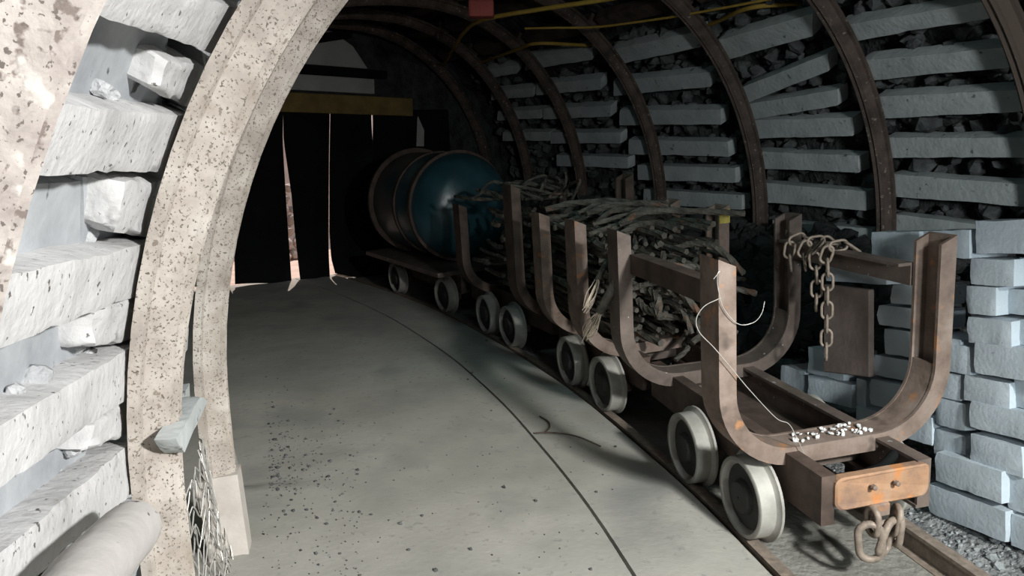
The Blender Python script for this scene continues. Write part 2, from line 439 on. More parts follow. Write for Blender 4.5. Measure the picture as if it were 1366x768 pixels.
# sleeve at the foot of the third arch
bm = bmesh.new()
for zz0, zz1 in ((-.02, .34),):
    vL = VC - RI - .11
    pts = []
    for z in (zz0, zz1):
        off = (.7 - z) ** 2 * .06
        for (ds, dv) in ((-.085, -.01), (-.085, .03), (-.06, .03), (-.05, .115), (.05, .115), (.06, .03), (.085, .03), (.085, -.01)):
            v = vL + dv + off; pts.append(track(.56 + .13 * (v - VC) + ds, v, z))
    A = [bm.verts.new(p) for p in pts[:8]]; B = [bm.verts.new(p) for p in pts[8:]]
    for i in range(8): bm.faces.new((A[i], A[(i + 1) % 8], B[(i + 1) % 8], B[i]))
    bm.faces.new(A); bm.faces.new(B)
loc = arches[2].location.copy()
for v in bm.verts: v.co -= loc
sl = obj('foot_sleeve', bm, material('dusty_sleeve', [(.3, (.40, .36, .33)), (.7, (.58, .54, .50))], 6, rough=.9, bump=.2, spots=[(5, .60, .68, (.36, .15, .07))]), arches[2])
tag(sl, 'pale overlapping sleeve with a rust streak at the arch foot')

# ================================================================== lagging on the left wall (read off the arch surface)
RB = 2.15
def wall_quad(px4, R, depth):
    front = []; back = []
    for (x, y) in px4:
        s, v, z = on_arch(x, y, R); p = track(s, v, z); n_ = arch_normal(s, v, z)
        front.append(p); back.append(p - n_ * depth)
    return front + back
def wall_piece(name, px4, m, parent, R=RB, depth=.12, bev=.012, n=(14, 4, 3), amp=.007, seed=0, nscale=11):
    bm = rough_hexa(wall_quad(px4, R, depth), bev, *n, amp, seed, nscale)
    return obj(name, bm, m, parent, smooth=True)
LB = [[(30, -80), (318, 14), (292, 75), (30, -14)], [(-40, 127), (256, 160), (236, 228), (-40, 242)], [(-40, 381), (209, 322), (199, 388), (-40, 482)],
      [(-40, 592), (185, 453), (180, 520), (-40, 680)], [(-40, 772), (178, 581), (177, 650), (-40, 850)]]
for i, q in enumerate(LB):
    q = [q[0], (q[1][0] + 13, q[1][1] + (2 if i == 0 else -4)), (q[2][0] + 13, q[2][1] + (4 if i == 0 else -3 if i > 1 else 0)), q[3]]
    wall_piece('lagging_bar', q, M['limed'], wall_left, seed=i + 1, n=(26, 7, 5), amp=.005, bev=.012, nscale=14)
SPB = [[(226, 79), (279, 88), (268, 153), (211, 120)], [(165, 243), (229, 238), (216, 319), (155, 310)], [(128, 412), (197, 388), (191, 452), (125, 466)], [(126, 562), (181, 522), (177, 580), (121, 602)]]
for i, q in enumerate(SPB):
    wall_piece('spacer_block', q, M['limed'], wall_left, R=RB + .01, depth=.15, seed=i + 20, n=(8, 8, 6), amp=.012, bev=.016, nscale=18)
SLB = [[(60, 10), (226, 30), (214, 165), (40, 150)], [(-10, 245), (106, 240), (108, 352), (-10, 372)], [(112, 236), (168, 238), (158, 350), (110, 352)], [(-40, 465), (140, 415), (120, 520), (-40, 590)], [(-40, 655), (120, 575), (100, 660), (-40, 765)]]
for i, q in enumerate(SLB):
    wall_piece('slate_slab', q, M['slab'], wall_left, R=RB + .075, depth=.06, seed=i + 40, n=(8, 6, 3), amp=.006, bev=.006, nscale=8)
# lagging between the second and third arch, seen through the gap between them
for i, z in enumerate((.12, .37, .62, .87, 1.12, 1.37, 1.62)):
    th = math.asin(max(z - ZC, 0) / RB); v = VC - RB * cos(th)
    c8 = []
    for d in (0, -.11):
        for (s, dz) in ((-.35, .07), (.22, .07), (.22, -.07), (-.35, -.07)):
            n_ = arch_normal(s, v, z)
            c8.append(track(s, v, z + dz) + n_ * d)
    if z > .5: obj('lagging_bar', rough_hexa(c8, .012, 10, 4, 3, .007, i + 60, 12), M['bar'], wall_left, smooth=True)
# short grey bar leaning out of the gap, resting against the third arch
bm = rough_hexa(wall_quad([(236, 585), (268, 528), (279, 533), (246, 606)], 2.02, .05), .006, 8, 3, 3, .004, 77, 12)
o = obj('lagging_bar_end', bm, M['bar'], smooth=True); tag(o, 'short grey bar sticking out between the two pale arch legs', 'bar')
# pale round bar on the floor in front of the second arch
a = track(-1.25, -1.28, .30); b_ = track(-.46, -1.27, .36)
a = on_arch(66, 825, 2.04); b_ = on_arch(178, 700, 2.04); a = track(*a); b_ = track(*b_)
bm = bmesh.new(); pts = [a.lerp(b_, t / 12) + noise.noise_vector(Vector((t * .4, 3, 1))) * .006 for t in range(-3, 13)]
tube(bm, pts, .056, 16, rfun=lambda t: 1.0 if t < .95 else .93)
o = obj('round_bar', bm, M['log'], smooth=True); tag(o, 'pale dusty round bar leaning low against the speckled arch leg', 'bar')

# rubble behind the left bars
def rubble(name, pts, m, parent, r0, r1, sub=1):
    bm = bmesh.new()
    for i, p in enumerate(pts): rock(bm, p, random.uniform(r0, r1), i * .37 + 1, sub, (1, random.uniform(.7, 1.1), random.uniform(.5, .9)))
    o = obj(name, bm, m, parent); o['kind'] = 'stuff'; return o
pts = []
for i in range(520):
    s = random.uniform(-2.4, .5); z = random.uniform(.0, 2.0); R = random.uniform(2.25, 2.34)
    th = math.asin(max(z - ZC, 0) / R); pts.append(track(s, VC - R * cos(th), z))
rubble('rubble', pts, M['pale_rubble'], wall_left, .02, .06)
# loose chips lying on top of the left bars
for i, (x, y, r) in enumerate([(46, 508, .035), (20, 522, .022), (70, 545, .018), (150, 440, .02), (120, 470, .016), (95, 600, .022), (110, 622, .018), (80, 650, .016), (135, 118, .02), (150, 128, .016)]):
    bm = bmesh.new(); rock(bm, track(*on_arch(x, y, RB + .06)), r, i + .5, 2, (1, .8, .7)); obj('rock', bm, M['pale_rubble'], wall_left)

# wire netting at the foot between second and third arch
bm = bmesh.new()
def net(s, z): 
    v = VC - 2.11 + (.7 - z) ** 2 * .06 + .02 * sin(s * 9 + z * 5)
    return track(s, v, z)
k = 0
for row in range(6):
    for sgn in (1, -1):
        pts = []
        for j in range(13):
            ss_ = -.36 + j * .05; z = .04 + row * .085 + sgn * (.042 if j % 2 else -.042)
            w_ = noise.noise_vector(Vector((ss_ * 7, z * 7, sgn * .3))) * .022
            pts.append(net(ss_, z) + w_)
        tube(bm, smooth_path(pts, 3), .0023, 5)
o = obj('wire_netting', bm, M['galv'], smooth=True); tag(o, 'tangled pale wire netting at the foot between two arch legs', 'netting')
# thin rod along the left floor edge
bm = bmesh.new(); tube(bm, [on_z(x, y, .012) for x, y in ((310, 600), (322, 650), (335, 710), (350, 775), (362, 840))], .011, 8)
o = obj('steel_rod', bm, M['log'], smooth=True); tag(o, 'thin pale rod lying on the floor beside the left arch foot', 'rod')

# ================================================================== lagging on the right wall
RR = 2.15
def bar_line(x0, y0, x1, y1, th, seed):
    h = th / 2; c8 = wall_quad([(x0, y0 - h), (x1, y1 - h), (x1, y1 + h), (x0, y0 + h)], RR, .10)
    # keep the faces upright-ish: top and bottom share one distance from the arch
    obj('lagging_bar', rough_hexa(c8, .009, 16, 4, 3, .004, seed, 8), M['bar'], wall_right, smooth=True)
RBARS = [(1118, 47, 1330, 11, 24), (1148, 95, 1350, 76, 28), (1166, 144, 1366, 134, 30), (1178, 197, 1385, 197, 27), (1186, 247, 1395, 263, 30), (1190, 300, 1400, 325, 30),
         (955, 69, 1085, 33, 30), (985, 130, 1105, 83, 24), (990, 151, 1118, 130, 22), (996, 173, 1138, 169, 25), (1003, 213, 1146, 219, 23), (1010, 256, 1156, 268, 26), (1030, 305, 1165, 318, 25),
         (812, 78, 935, 52, 22), (818, 118, 948, 106, 20), (826, 157, 962, 156, 20), (838, 196, 972, 199, 20), (850, 230, 982, 234, 20), (858, 262, 990, 270, 20),
         (700, 86, 790, 72, 16), (715, 120, 802, 112, 15), (724, 152, 815, 148, 15), (734, 184, 828, 184, 15), (742, 214, 838, 217, 15),
         (645, 100, 690, 92, 12), (655, 128, 712, 123, 12), (663, 155, 722, 152, 12), (670, 182, 734, 182, 12)]
for i, b_ in enumerate(RBARS): bar_line(*b_, i + 100)
# bars nearer than the picture's right edge and over the roof, so the lagging goes on
pts = []
for i in range(1500):
    s = random.uniform(-.2, 6.4); z = random.uniform(.2, 2.5); R = random.uniform(2.24, 2.36)
    th = math.asin(min(max(z - ZC, 0) / R, 1)); pts.append(track(s, VC + R * cos(th), z))
rubble('rubble', pts, M['rubble'], wall_right, .03, .085)
pts = []
for i in range(900):
    s = random.uniform(.75, 6.2); t = random.random(); v = 1.55 + t * 1.1; z = .08 + t * .75 + random.uniform(-.03, .05)
    if s < 1.6 and v < 1.85: continue
    pts.append(track(s, v, z))
rubble('dark_fill_rocks', pts, M['coal'], wall_right, .05, .13)  # dark rocks added to black out the lit floor and arch feet here
# roof boards
for b0, b1 in zip([a_[0] for a_ in ARCHES], [a_[0] for a_ in ARCHES][1:]):
    for k in range(7):
        th = radians(62 + k * 12.0)
        if th > radians(128) and b0 > .3: continue
        v, z = VC - 2.17 * cos(th), ZC + 2.17 * sin(th)
        e = Vector((cos(th), 0)); c8 = []
        for d in (0, .09):
            for (s, da) in ((b0 + .04, .032), (b1 - .04, .032), (b1 - .04, -.032), (b0 + .04, -.032)):
                a_ = th + da; c8.append(track(s + .09 * (v - VC), widen(VC - (2.17 + d) * cos(a_), (b0 + b1) / 2), ZC + (2.17 + d) * sin(a_)))
        obj('lagging_bar', rough_hexa(c8, .01, 6, 2, 2, .008, k + b0 * 10, 8), M['dark_rust'], ceiling, smooth=True)

# ================================================================== rails
def rail(v, z0, z1, w, name, label, s0=-1.2, s1=6.4):
    bm = bmesh.new(); prof = [(-w * .9, z0), (w * .9, z0), (w * .9, z0 + .008), (w * .2, z0 + .014), (w * .2, z1 - .018), (w * .5, z1 - .014), (w * .5, z1), (-w * .5, z1), (-w * .5, z1 - .014), (-w * .2, z1 - .018), (-w * .2, z0 + .014), (-w * .9, z0 + .008)]
    rings = []; n = 40
    for i in range(n + 1):
        s = s0 + (s1 - s0) * i / n; rings.append([bm.verts.new(track(s, v + a_, z_)) for a_, z_ in prof])
    for a_, b_ in zip(rings, rings[1:]):
        for k in range(len(prof)): bm.faces.new((a_[k], a_[(k + 1) % len(prof)], b_[(k + 1) % len(prof)], b_[k]))
    bm.faces.new(rings[0]); bm.faces.new(list(reversed(rings[-1])))
    o = obj(name, bm, M['chain']); tag(o, label, 'rail'); return o
rail(.522, -.055, 0.0, .05, 'rail', 'steel rail under the left wheels of the wagons')
rail(1.129, -.055, .040, .05, 'rail', 'steel rail on the right, running out past the front coupling')

# ================================================================== wagons
VW = .825
ROLL = radians(3.6)
def u_path(W_=.475, ztop=1.10, zbot=.315, r=.30, n=12):
    """outer line of the U, left top -> right top, with inward normals"""
    pts = [((-W_, ztop), (1, 0)), ((-W_, (ztop + zbot + r) / 2), (1, 0))]
    for i in range(n + 1):
        a = pi + (pi / 2) * i / n
        pts.append(((-W_ + r + r * cos(a), zbot + r + r * sin(a)), (-cos(a), -sin(a))))
    for i in range(1, 4):
        pts.append(((-W_ + r + (2 * W_ - 2 * r) * i / 4, zbot), (0, 1)))
    for i in range(n + 1):
        a = 1.5 * pi + (pi / 2) * i / n
        pts.append(((W_ - r + r * cos(a), zbot + r + r * sin(a)), (-cos(a), -sin(a))))
    pts += [((W_, (ztop + zbot + r) / 2), (-1, 0)), ((W_, ztop), (-1, 0))]
    return pts
def u_strip(bm, path, o0, o1, y0, y1, i0=0, i1=None, slope=.45):
    P = path[i0:i1]; rings = []
    for idx, ((x, z), (nx, nz)) in enumerate(P):
        end = (idx == 0 and i0 == 0) or (idx == len(P) - 1 and i1 is None)
        ring = []
        for (o_, y) in ((o0, y0), (o1, y0), (o1, y1), (o0, y1)):
            ring.append(bm.verts.new((x + nx * o_, y, z + nz * o_ - (o_ * slope if end else 0))))
        rings.append(ring)
    for a, b_ in zip(rings, rings[1:]):
        for k in range(4): bm.faces.new((a[k], a[(k + 1) % 4], b_[(k + 1) % 4], b_[k]))
    bm.faces.new(rings[0]); bm.faces.new(list(reversed(rings[-1])))
def make_u(parent, y, ztop=1.10, m=None, mplate=None, bw=.135):
    path = u_path(ztop=ztop); bm = bmesh.new(); h = bw / 2
    u_strip(bm, path, 0, .014, -h, h); u_strip(bm, path, .014, .066, -h, -h + .013); u_strip(bm, path, .014, .066, h - .013, h)
    for v in bm.verts: v.co.y += y
    o = obj('side_frame', bm, m or M['rust'], parent)
    bm = bmesh.new(); u_strip(bm, path, .052, .064, -h + .0135, h - .0135, 2, len(path) - 2, 0)
    for v in bm.verts: v.co.y += y
    obj('inner_plate', bm, mplate or m or M['rust'], o)
    return o
WHEEL_PROF = [(-.004, .0), (-.004, .05), (-.012, .055), (-.012, .062), (.018, .07), (.018, .128), (-.0, .138), (0, .150), (.004, .155), (.062, .157), (.068, .164), (.072, .178), (.082, .178), (.086, .172), (.086, .04), (.086, 0)]
def make_wheel(parent, x, y, sgn):
    bm = bmesh.new(); lathe(bm, [p for p in WHEEL_PROF[8:14]] + [(.086, .1)], 40)
    # rim: outer lip back into the dish
    bm.free(); bm = bmesh.new()
    n = 40
    prof = [(.02, .125), (0, .138), (0, .150), (.004, .155), (.062, .157), (.068, .164), (.072, .178), (.082, .178), (.086, .172), (.086, .125)]
    rings = [[bm.verts.new((a * sgn, cos(2 * pi * k / n) * r, sin(2 * pi * k / n) * r)) for k in range(n)] for a, r in prof]
    rings.append(rings[0])
    for a_, b_ in zip(rings, rings[1:]):
        for k in range(n): bm.faces.new((a_[k], a_[(k + 1) % n], b_[(k + 1) % n], b_[k]))
    for v in bm.verts: v.co += Vector((x, y, .155))
    w = obj('wheel', bm, M['wheel'], parent, smooth=True)
    bm = bmesh.new(); lathe(bm, [(a * sgn, r) for a, r in [(.026, .128), (.022, .07), (-.002, .058), (-.004, .03), (-.004, .004), (.06, .004), (.07, .06), (.07, .128)]], 32)
    for v in bm.verts: v.co += Vector((x, y, .155))
    d = obj('wheel_disc', bm, M['wheel_dark'], w, smooth=True)
    return w
def channel(bm, x, sgn, y0, y1, z0, z1, t=.012, fl=.055):
    """vertical web at x, flanges towards -sgn... the tunnel's middle is at 0"""
    a, b_ = sorted((x, x + sgn * t)); box(bm, a, b_, y0, y1, z0, z1)
    a, b_ = sorted((x + sgn * t, x + sgn * fl)); box(bm, a, b_, y0, y1, z1 - t, z1); box(bm, a, b_, y0, y1, z0, z0 + t)
def make_wagon(sc, label, us, y0, y1, wheels, bumper=True, bars=None, group='rail wagons'):
    o = empty('mine_wagon', track(sc, VW, .0))
    th = head(sc)
    xl = .49 - VW
    o.rotation_euler = (0, -ROLL, -th)
    # the left wheels stand on the left rail
    o.location = track(sc, VW, sin(ROLL) * .32)
    tag(o, label, 'wagon', group)
    for nm, sg in (('sill', -1), ('sill', 1)):
        bm = bmesh.new(); channel(bm, sg * .215, -sg, y0, y1, .185, .365); box(bm, min(sg * .165, sg * .203), max(sg * .165, sg * .203), y0, y0 + .012, .197, .353)
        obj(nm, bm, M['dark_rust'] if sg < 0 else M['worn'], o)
    for yy in wheels:
        for sg in (-1, 1):
            w = make_wheel(o, sg * .335, yy, -sg)
        bm = bmesh.new(); tube(bm, [(-.32, yy, .155), (.32, yy, .155)], .025, 12); obj('axle', bm, M['dark_rust'], o, smooth=True)
        for sg in (-1, 1):
            bm = bmesh.new(); box(bm, sg * .19 - .03, sg * .19 + .03, yy - .06, yy + .06, .10, .215); bevel(bm, .008, 1); obj('axle_box', bm, M['dark_rust'], o)
    for yy in (y0 + .35, y1 - .12):
        bm = bmesh.new(); box(bm, -.2, .2, yy - .006, yy + .006, .22, .33); obj('cross_plate', bm, M['worn'], o)
    bm = bmesh.new(); box(bm, -.2, .2, y0 + .36, y1 - .13, .222, .23); obj('bed_plate', bm, M['dark_rust'], o)
    if bumper:
        bm = bmesh.new(); vs_ = []
        w_, za, zb, r = .185, .245, .365, .03
        ring = []
        for (cx, cz, a0) in ((w_ - r, zb - r, 0), (-w_ + r, zb - r, 90), (-w_ + r, za + r, 180), (w_ - r, za + r, 270)):
            for k in range(5):
                a = radians(a0 + k * 22.5); ring.append((cx + r * cos(a), cz + r * sin(a)))
        for yy in (y0 - .035, y0 - .03, y0 + .0):
            ins = .006 if yy == y0 - .035 else 0
            vs_.append([bm.verts.new((x * (1 - ins / w_), yy + .05 * (x / w_) ** 2 * .4, z + (-ins if z > .3 else ins))) for x, z in ring])
        for a_, b_ in zip(vs_, vs_[1:]):
            n = len(ring)
            for k in range(n): bm.faces.new((a_[k], a_[(k + 1) % n], b_[(k + 1) % n], b_[k]))
        bm.faces.new(vs_[0]); bm.faces.new(list(reversed(vs_[-1])))
        for v in bm.verts: v.co.x += .015; v.co.z -= .006
        b = obj('bumper', bm, M['rust_orange'], o)
        bm = bmesh.new(); box(bm, -.035, .035, y0 - .03, y0 - .006, .195, .245); bevel(bm, .006, 1); obj('coupling_lug', bm, M['rust'], b)
        for bx in (-.04, .05):
            bm = bmesh.new(); lathe(bm, [(y0 - .046, .004), (y0 - .043, .009), (y0 - .03, .010)], 10, 'y')
            for v in bm.verts: v.co += Vector((bx, 0, .315))
            obj('rivet', bm, M['rust'], b)
    ulist = [make_u(o, yy, zt, M[m_]) for yy, zt, m_ in us]
    if bars:
        for sg in (-1, 1):
            ya, yb = bars; bm = bmesh.new(); x = sg * .405
            a, c = sorted((x, x + sg * .012)); box(bm, a, c, ya, yb, .895, .985)
            a, c = sorted((x, x - sg * .055)); box(bm, a, c, ya, yb, .973, .985)
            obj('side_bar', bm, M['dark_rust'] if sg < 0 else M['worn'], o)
    return o
w1 = make_wagon(.35, 'empty rusty U-framed wagon nearest the camera, beside the grey blocks', [(-.35, 1.10, 'rust'), (.60, 1.10, 'worn')], -.63, .80, (-.30, .19), bars=(-.275, .53))
w2 = make_wagon(1.75, 'second rusty wagon, heaped with old steel cables', [(-.30, 1.10, 'rust'), (.22, 1.10, 'rust')], -.58, .58, (-.30, .19), bumper=False)
bm = bmesh.new(); box(bm, .408, .476, -.3735, -.3680, 1.0, 1.078); o = obj('paint_mark', bm, M['ochre_tip'], w2); o['label'] = 'yellow painted tip of the right post'
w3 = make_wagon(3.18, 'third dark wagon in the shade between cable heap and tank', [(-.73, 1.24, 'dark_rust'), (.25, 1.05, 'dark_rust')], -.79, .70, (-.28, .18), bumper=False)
w4 = make_wagon(4.75, 'farthest flat wagon carrying the teal tank', [], -.72, .95, (-.55, .55), bumper=False)
bm = bmesh.new(); box(bm, -.46, .40, -.78, .95, .37, .41); obj('deck', bm, M['worn'], w4)
bpy.context.view_layer.update()

# white crumbs on the front frame's bottom
bm = bmesh.new()
for i in range(70):
    x = random.uniform(-.17, .17); y = -.35 + random.uniform(-.05, .05)
    if random.random() < .5 and x < 0: continue
    rock(bm, (x, y, .386), random.uniform(.004, .012), i * .7, 1, (1, 1, .4))
o = obj('mortar_crumbs', bm, M['limed'], w1); o['kind'] = 'stuff'

# ------------------------------------------------------------------ chains
def link_pts(L, Wd, n=10):
    out = []
    for k in range(n + 1):
        a = -pi / 2 + pi * k / n; out.append((L / 2 - Wd / 2 + cos(a) * Wd / 2, sin(a) * Wd / 2))
    for k in range(n + 1):
        a = pi / 2 + pi * k / n; out.append((-L / 2 + Wd / 2 + cos(a) * Wd / 2, sin(a) * Wd / 2))
    return out
def link_mesh_data(L, Wd, r):
    bm = bmesh.new(); closed_tube(bm, [(x, y, 0) for x, y in link_pts(L, Wd, 8)], r, 8)
    bmesh.ops.recalc_face_normals(bm, faces=bm.faces)
    for f in bm.faces: f.smooth = True
    me = bpy.data.meshes.new('link'); bm.to_mesh(me); bm.free(); return me
link_me = link_mesh_data(.078, .044, .0062)
def make_chain(path, name, label, pitch=.063):
    P = [Vector(p) for p in path]
    root = empty(name, P[0]); tag(root, label, 'chain')
    # resample
    L = [0]
    for a, b_ in zip(P, P[1:]): L.append(L[-1] + (b_ - a).length)
    n = int(L[-1] / pitch); 
    def at(d):
        for i in range(len(P) - 1):
            if L[i + 1] >= d: return P[i].lerp(P[i + 1], (d - L[i]) / max(L[i + 1] - L[i], 1e-6))
        return P[-1]
    for i in range(n):
        c = at((i + .5) * pitch); t = (at(min((i + 1) * pitch, L[-1])) - at(i * pitch)).normalized()
        up = Vector((.3, 1, .2)) if abs(t.z) > .6 else Vector((0, 0, 1))
        u = (up - t * up.dot(t)).normalized(); w = t.cross(u)
        if i % 2: u, w = w, -u
        rot = Matrix((t, u, w)).transposed().to_4x4()
        o = link_mesh('link', link_me, M['chain'], root)
        o.matrix_local = Matrix.Translation(c - P[0]) @ rot
    return root
MW = w1.matrix_world
def wl(x, y, z): return MW @ Vector((x, y, z))
# wrapped loops and the hanging end, draped over the right side bar
bx = .41
def loop(y, dy, x_out=.045):
    return [wl(bx - .075, y, .88), wl(bx - .085, y, .96), wl(bx - .06, y + dy * .3, 1.0), wl(bx - .015, y + dy * .5, 1.003), wl(bx + .03, y + dy * .7, .985), wl(bx + .035, y + dy, .90)]
hang = [wl(bx - .075, .13, .50), wl(bx - .075, .13, .90)] + loop(.13, -.05)[1:]
make_chain(smooth_path(hang, 8), 'chain', 'heavy chain draped over the right side bar, long end hanging down')
sec = [wl(bx - .08, .20, .71), wl(bx - .08, .20, .86)] + loop(.21, -.03)[1:] 
make_chain(smooth_path(sec, 8), 'chain', 'shorter chain end looped over the bar behind the long chain')
make_chain(smooth_path(loop(.29, -.04), 8), 'chain', 'small chain wrap on the side bar, between the two longer chains')
third = loop(.40, -.03) 
make_chain(smooth_path([third[0] + Vector((0, 0, -.02))] + third[1:], 8), 'chain', 'short chain loop wrapped on the bar nearest the rear frame')
# coupling under the bumper: three heavy links and a shackle
cp = empty('coupling', wl(0, -.66, .20)); tag(cp, 'rusty coupling of thick shackle links hanging under the front bumper', 'coupling')
def thick_link(L, Wd, r, c, t, u):
    bm = bmesh.new(); closed_tube(bm, [(x, y, 0) for x, y in link_pts(L, Wd, 8)], r, 10)
    t = Vector(t).normalized(); u = Vector(u); u = (u - t * u.dot(t)).normalized(); w = t.cross(u)
    mt = Matrix((t, u, w)).transposed().to_4x4()
    for v in bm.verts: v.co = mt @ v.co + Vector(c)
    return bm
rt = Matrix.Rotation(-head(0), 3, 'Z')
def ww(x, y, z): return rt @ Vector((x, y, z))
for nm, L, Wd, r, c, t, u in (('link', .10, .055, .011, (-.035, 0, -.015), (.1, .1, -1), (0, 1, 0)), ('link', .10, .055, .011, (.055, 0, -.02), (-.05, .1, -1), (.3, 1, 0)),
                              ('link', .14, .075, .013, (-.045, -.01, -.085), (.2, .05, -1), (1, -.4, 0)), ('link', .13, .07, .013, (.02, -.01, -.075), (-.25, .05, -1), (1, .5, 0)),
                              ('link', .12, .06, .012, (.06, -.0, -.05), (.05, .1, -1), (.2, 1, 0))):
    o = obj(nm, thick_link(L, Wd, r, ww(*c), ww(*t), ww(*u)), M['chain'], cp, smooth=True)
bm = bmesh.new(); tube(bm, [ww(-.075, -.005, -.02), ww(.085, .0, -.03)], .012, 10); obj('pin', bm, M['chain'], cp, smooth=True)

# thin wire hooked on the front left post
FW = lambda px, py, y: on_plane(px, py, wl(0, y, 0), (MW.to_3x3() @ Vector((0, 1, 0))))
wp = [(952, 372), (960, 362), (957, 366), (958, 385), (966, 412), (985, 432), (1005, 430), (1016, 415), (1019, 400)]
bm = bmesh.new(); tube(bm, smooth_path([FW(x, y, -.43) for x, y in wp[:7]] + [FW(1016, 418, -.40), FW(1020, 402, -.38)], 6), .0014, 6)
o = obj('loop_wire', bm, M['galv'], smooth=True); tag(o, 'short curl of thin bright wire around the front left post', 'wire')
wp = [(962, 397), (940, 408), (929, 425), (933, 443), (952, 463), (975, 490), (1000, 520), (1035, 557), (1052, 565), (1062, 582), (1074, 608)]
bm = bmesh.new(); tube(bm, smooth_path([FW(x, y, -.44) for x, y in wp], 6), .0015, 6)
o = obj('long_wire', bm, M['galv'], smooth=True); tag(o, 'long thin bright wire hanging from the front left post to its sill', 'wire')
# black sling lying behind the bumper
bm = bmesh.new(); tube(bm, smooth_path([wl(-.16, -.52, .30), wl(-.05, -.53, .29), wl(.08, -.54, .31), wl(.16, -.52, .345)], 6), .018, 10)
o = obj('rubber_sling', bm, M['rubber'], smooth=True); tag(o, 'black rubber sling lying behind the front bumper', 'sling')

# ------------------------------------------------------------------ cable heap
def cable(pts, r, m, name='steel_cable', label='old steel cable in the rusty heap on the second wagon', group='steel cables heaped on the second wagon', seed=0):
    bm = bmesh.new(); n = 10; P = [Vector(p) for p in pts]; rings = []; up = None
    for i, p in enumerate(P):
        t = (P[min(i + 1, len(P) - 1)] - P[max(i - 1, 0)]).normalized()
        if up is None: up = t.orthogonal().normalized()
        up = (up - t * up.dot(t)).normalized(); w = t.cross(up); ring = []
        for k in range(n):
            a = 2 * pi * k / n + i * .42 + seed
            rr = r * (1 + .10 * cos(5 * (2 * pi * k / n)))
            ring.append(bm.verts.new(p + (up * cos(a) + w * sin(a)) * rr))
        rings.append(ring)
    for a, b_ in zip(rings, rings[1:]):
        for k in range(n): bm.faces.new((a[k], a[(k + 1) % n], b_[(k + 1) % n], b_[k]))
    bm.faces.new(list(reversed(rings[0]))); bm.faces.new(rings[-1])
    o = obj(name, bm, m, smooth=False); tag(o, label, 'cable', group); return o
def heap(wagon, xr, yr, zr, layers, per, seed, label, group, lean=0.0):
    rnd = random.Random(seed); mw = wagon.matrix_world
    dz = (zr[1] - zr[0]) / layers
    for k in range(layers):
        ang = rnd.uniform(-.12, .12) + (0 if k % 3 != 2 else rnd.choice((-.55, .5)))
        z = zr[0] + (k + .5) * dz
        for j in range(per):
            x = xr[0] + (xr[1] - xr[0]) * (j + .5) / per + rnd.uniform(-.006, .006)
            ya, yb = yr[0] + rnd.uniform(0, .3), yr[1] - rnd.uniform(0, .35)
            r = rnd.uniform(.011, .019)
            ph, am = rnd.uniform(0, 6), rnd.uniform(.002, .012)
            pts = []
            for i in range(15):
                t = i / 14; y = ya + (yb - ya) * t
                xx = x + (y - (ya + yb) / 2) * math.tan(ang) + am * sin(t * 5 + ph)
                xx = max(min(xx, .375), -.375)
                lim = (.05 if z > .62 else (.62 - z) * .7 + .05)
                xx = max(min(xx, .40 - lim), -.40 + lim)
                zz = z + am * .6 * sin(t * 4 + ph * 2) - (.25 * max(0, t - .0) * lean) + (rnd.uniform(-.004, .004))
                pts.append(mw @ Vector((xx, y, zz)))
            cable(pts, r, M['cable'], label=label, group=group, seed=j)
heap(w2, (-.36, .36), (-.60, .70), (.40, 1.03), 13, 11, 3, 'old steel cable in the rusty heap on the second wagon', 'steel cables heaped on the second wagon')
heap(w3, (-.34, .34), (-.40, .30), (.40, 1.02), 8, 8, 5, 'dim steel cable piled on the third wagon', 'steel cables piled on the third wagon')
# crosswise and curling cables on top
rnd = random.Random(11); mw = w2.matrix_world
for i in range(26):
    y = rnd.uniform(-.5, .6); a = rnd.uniform(-.5, .5); z = 1.03 + rnd.uniform(0, .09) - abs(y) * .03
    x0, x1 = rnd.uniform(-.38, -.1), rnd.uniform(.1, .40)
    cable(smooth_path([mw @ Vector((x0, y - a * .3, z - .03 + rnd.uniform(-.02, .02))), mw @ Vector((x0 * .4, y - a * .1, z + rnd.uniform(-.01, .03))), mw @ Vector((x1 * .5, y + a * .15, z + rnd.uniform(-.02, .03))), mw @ Vector((x1, y + a * .35, z - .02))], 6),
          rnd.uniform(.010, .018), M['cable'], label='loose steel cable lying across the top of the heap', group='cables across the top of the heap', seed=i)
# cut ends lower in the heap that face the camera through the frame
for i in range(26):
    x = rnd.uniform(-.30, .34); z = rnd.uniform(.42, .92); y = -.60 - rnd.uniform(.0, .12)
    dx, dz = rnd.uniform(-.25, .25), rnd.uniform(-.12, .16)
    lim = .05 if z > .62 else (.62 - z) * .6 + .05
    x = max(min(x, .38 - lim), -.38 + lim)
    P = [mw @ Vector((x - dx, y + .22, z + .02)), mw @ Vector((x - dx * .4, y + .12, z + dz * .4)), mw @ Vector((x, y, z + dz * .2)), mw @ Vector((x + dx * .7, y - .03, z - abs(dz) * .7))]
    cable(smooth_path(P, 6), rnd.uniform(.012, .02), M['cable'], label='cut cable end sagging at the front of the heap', group='cut cable ends at the front of the heap', seed=i)
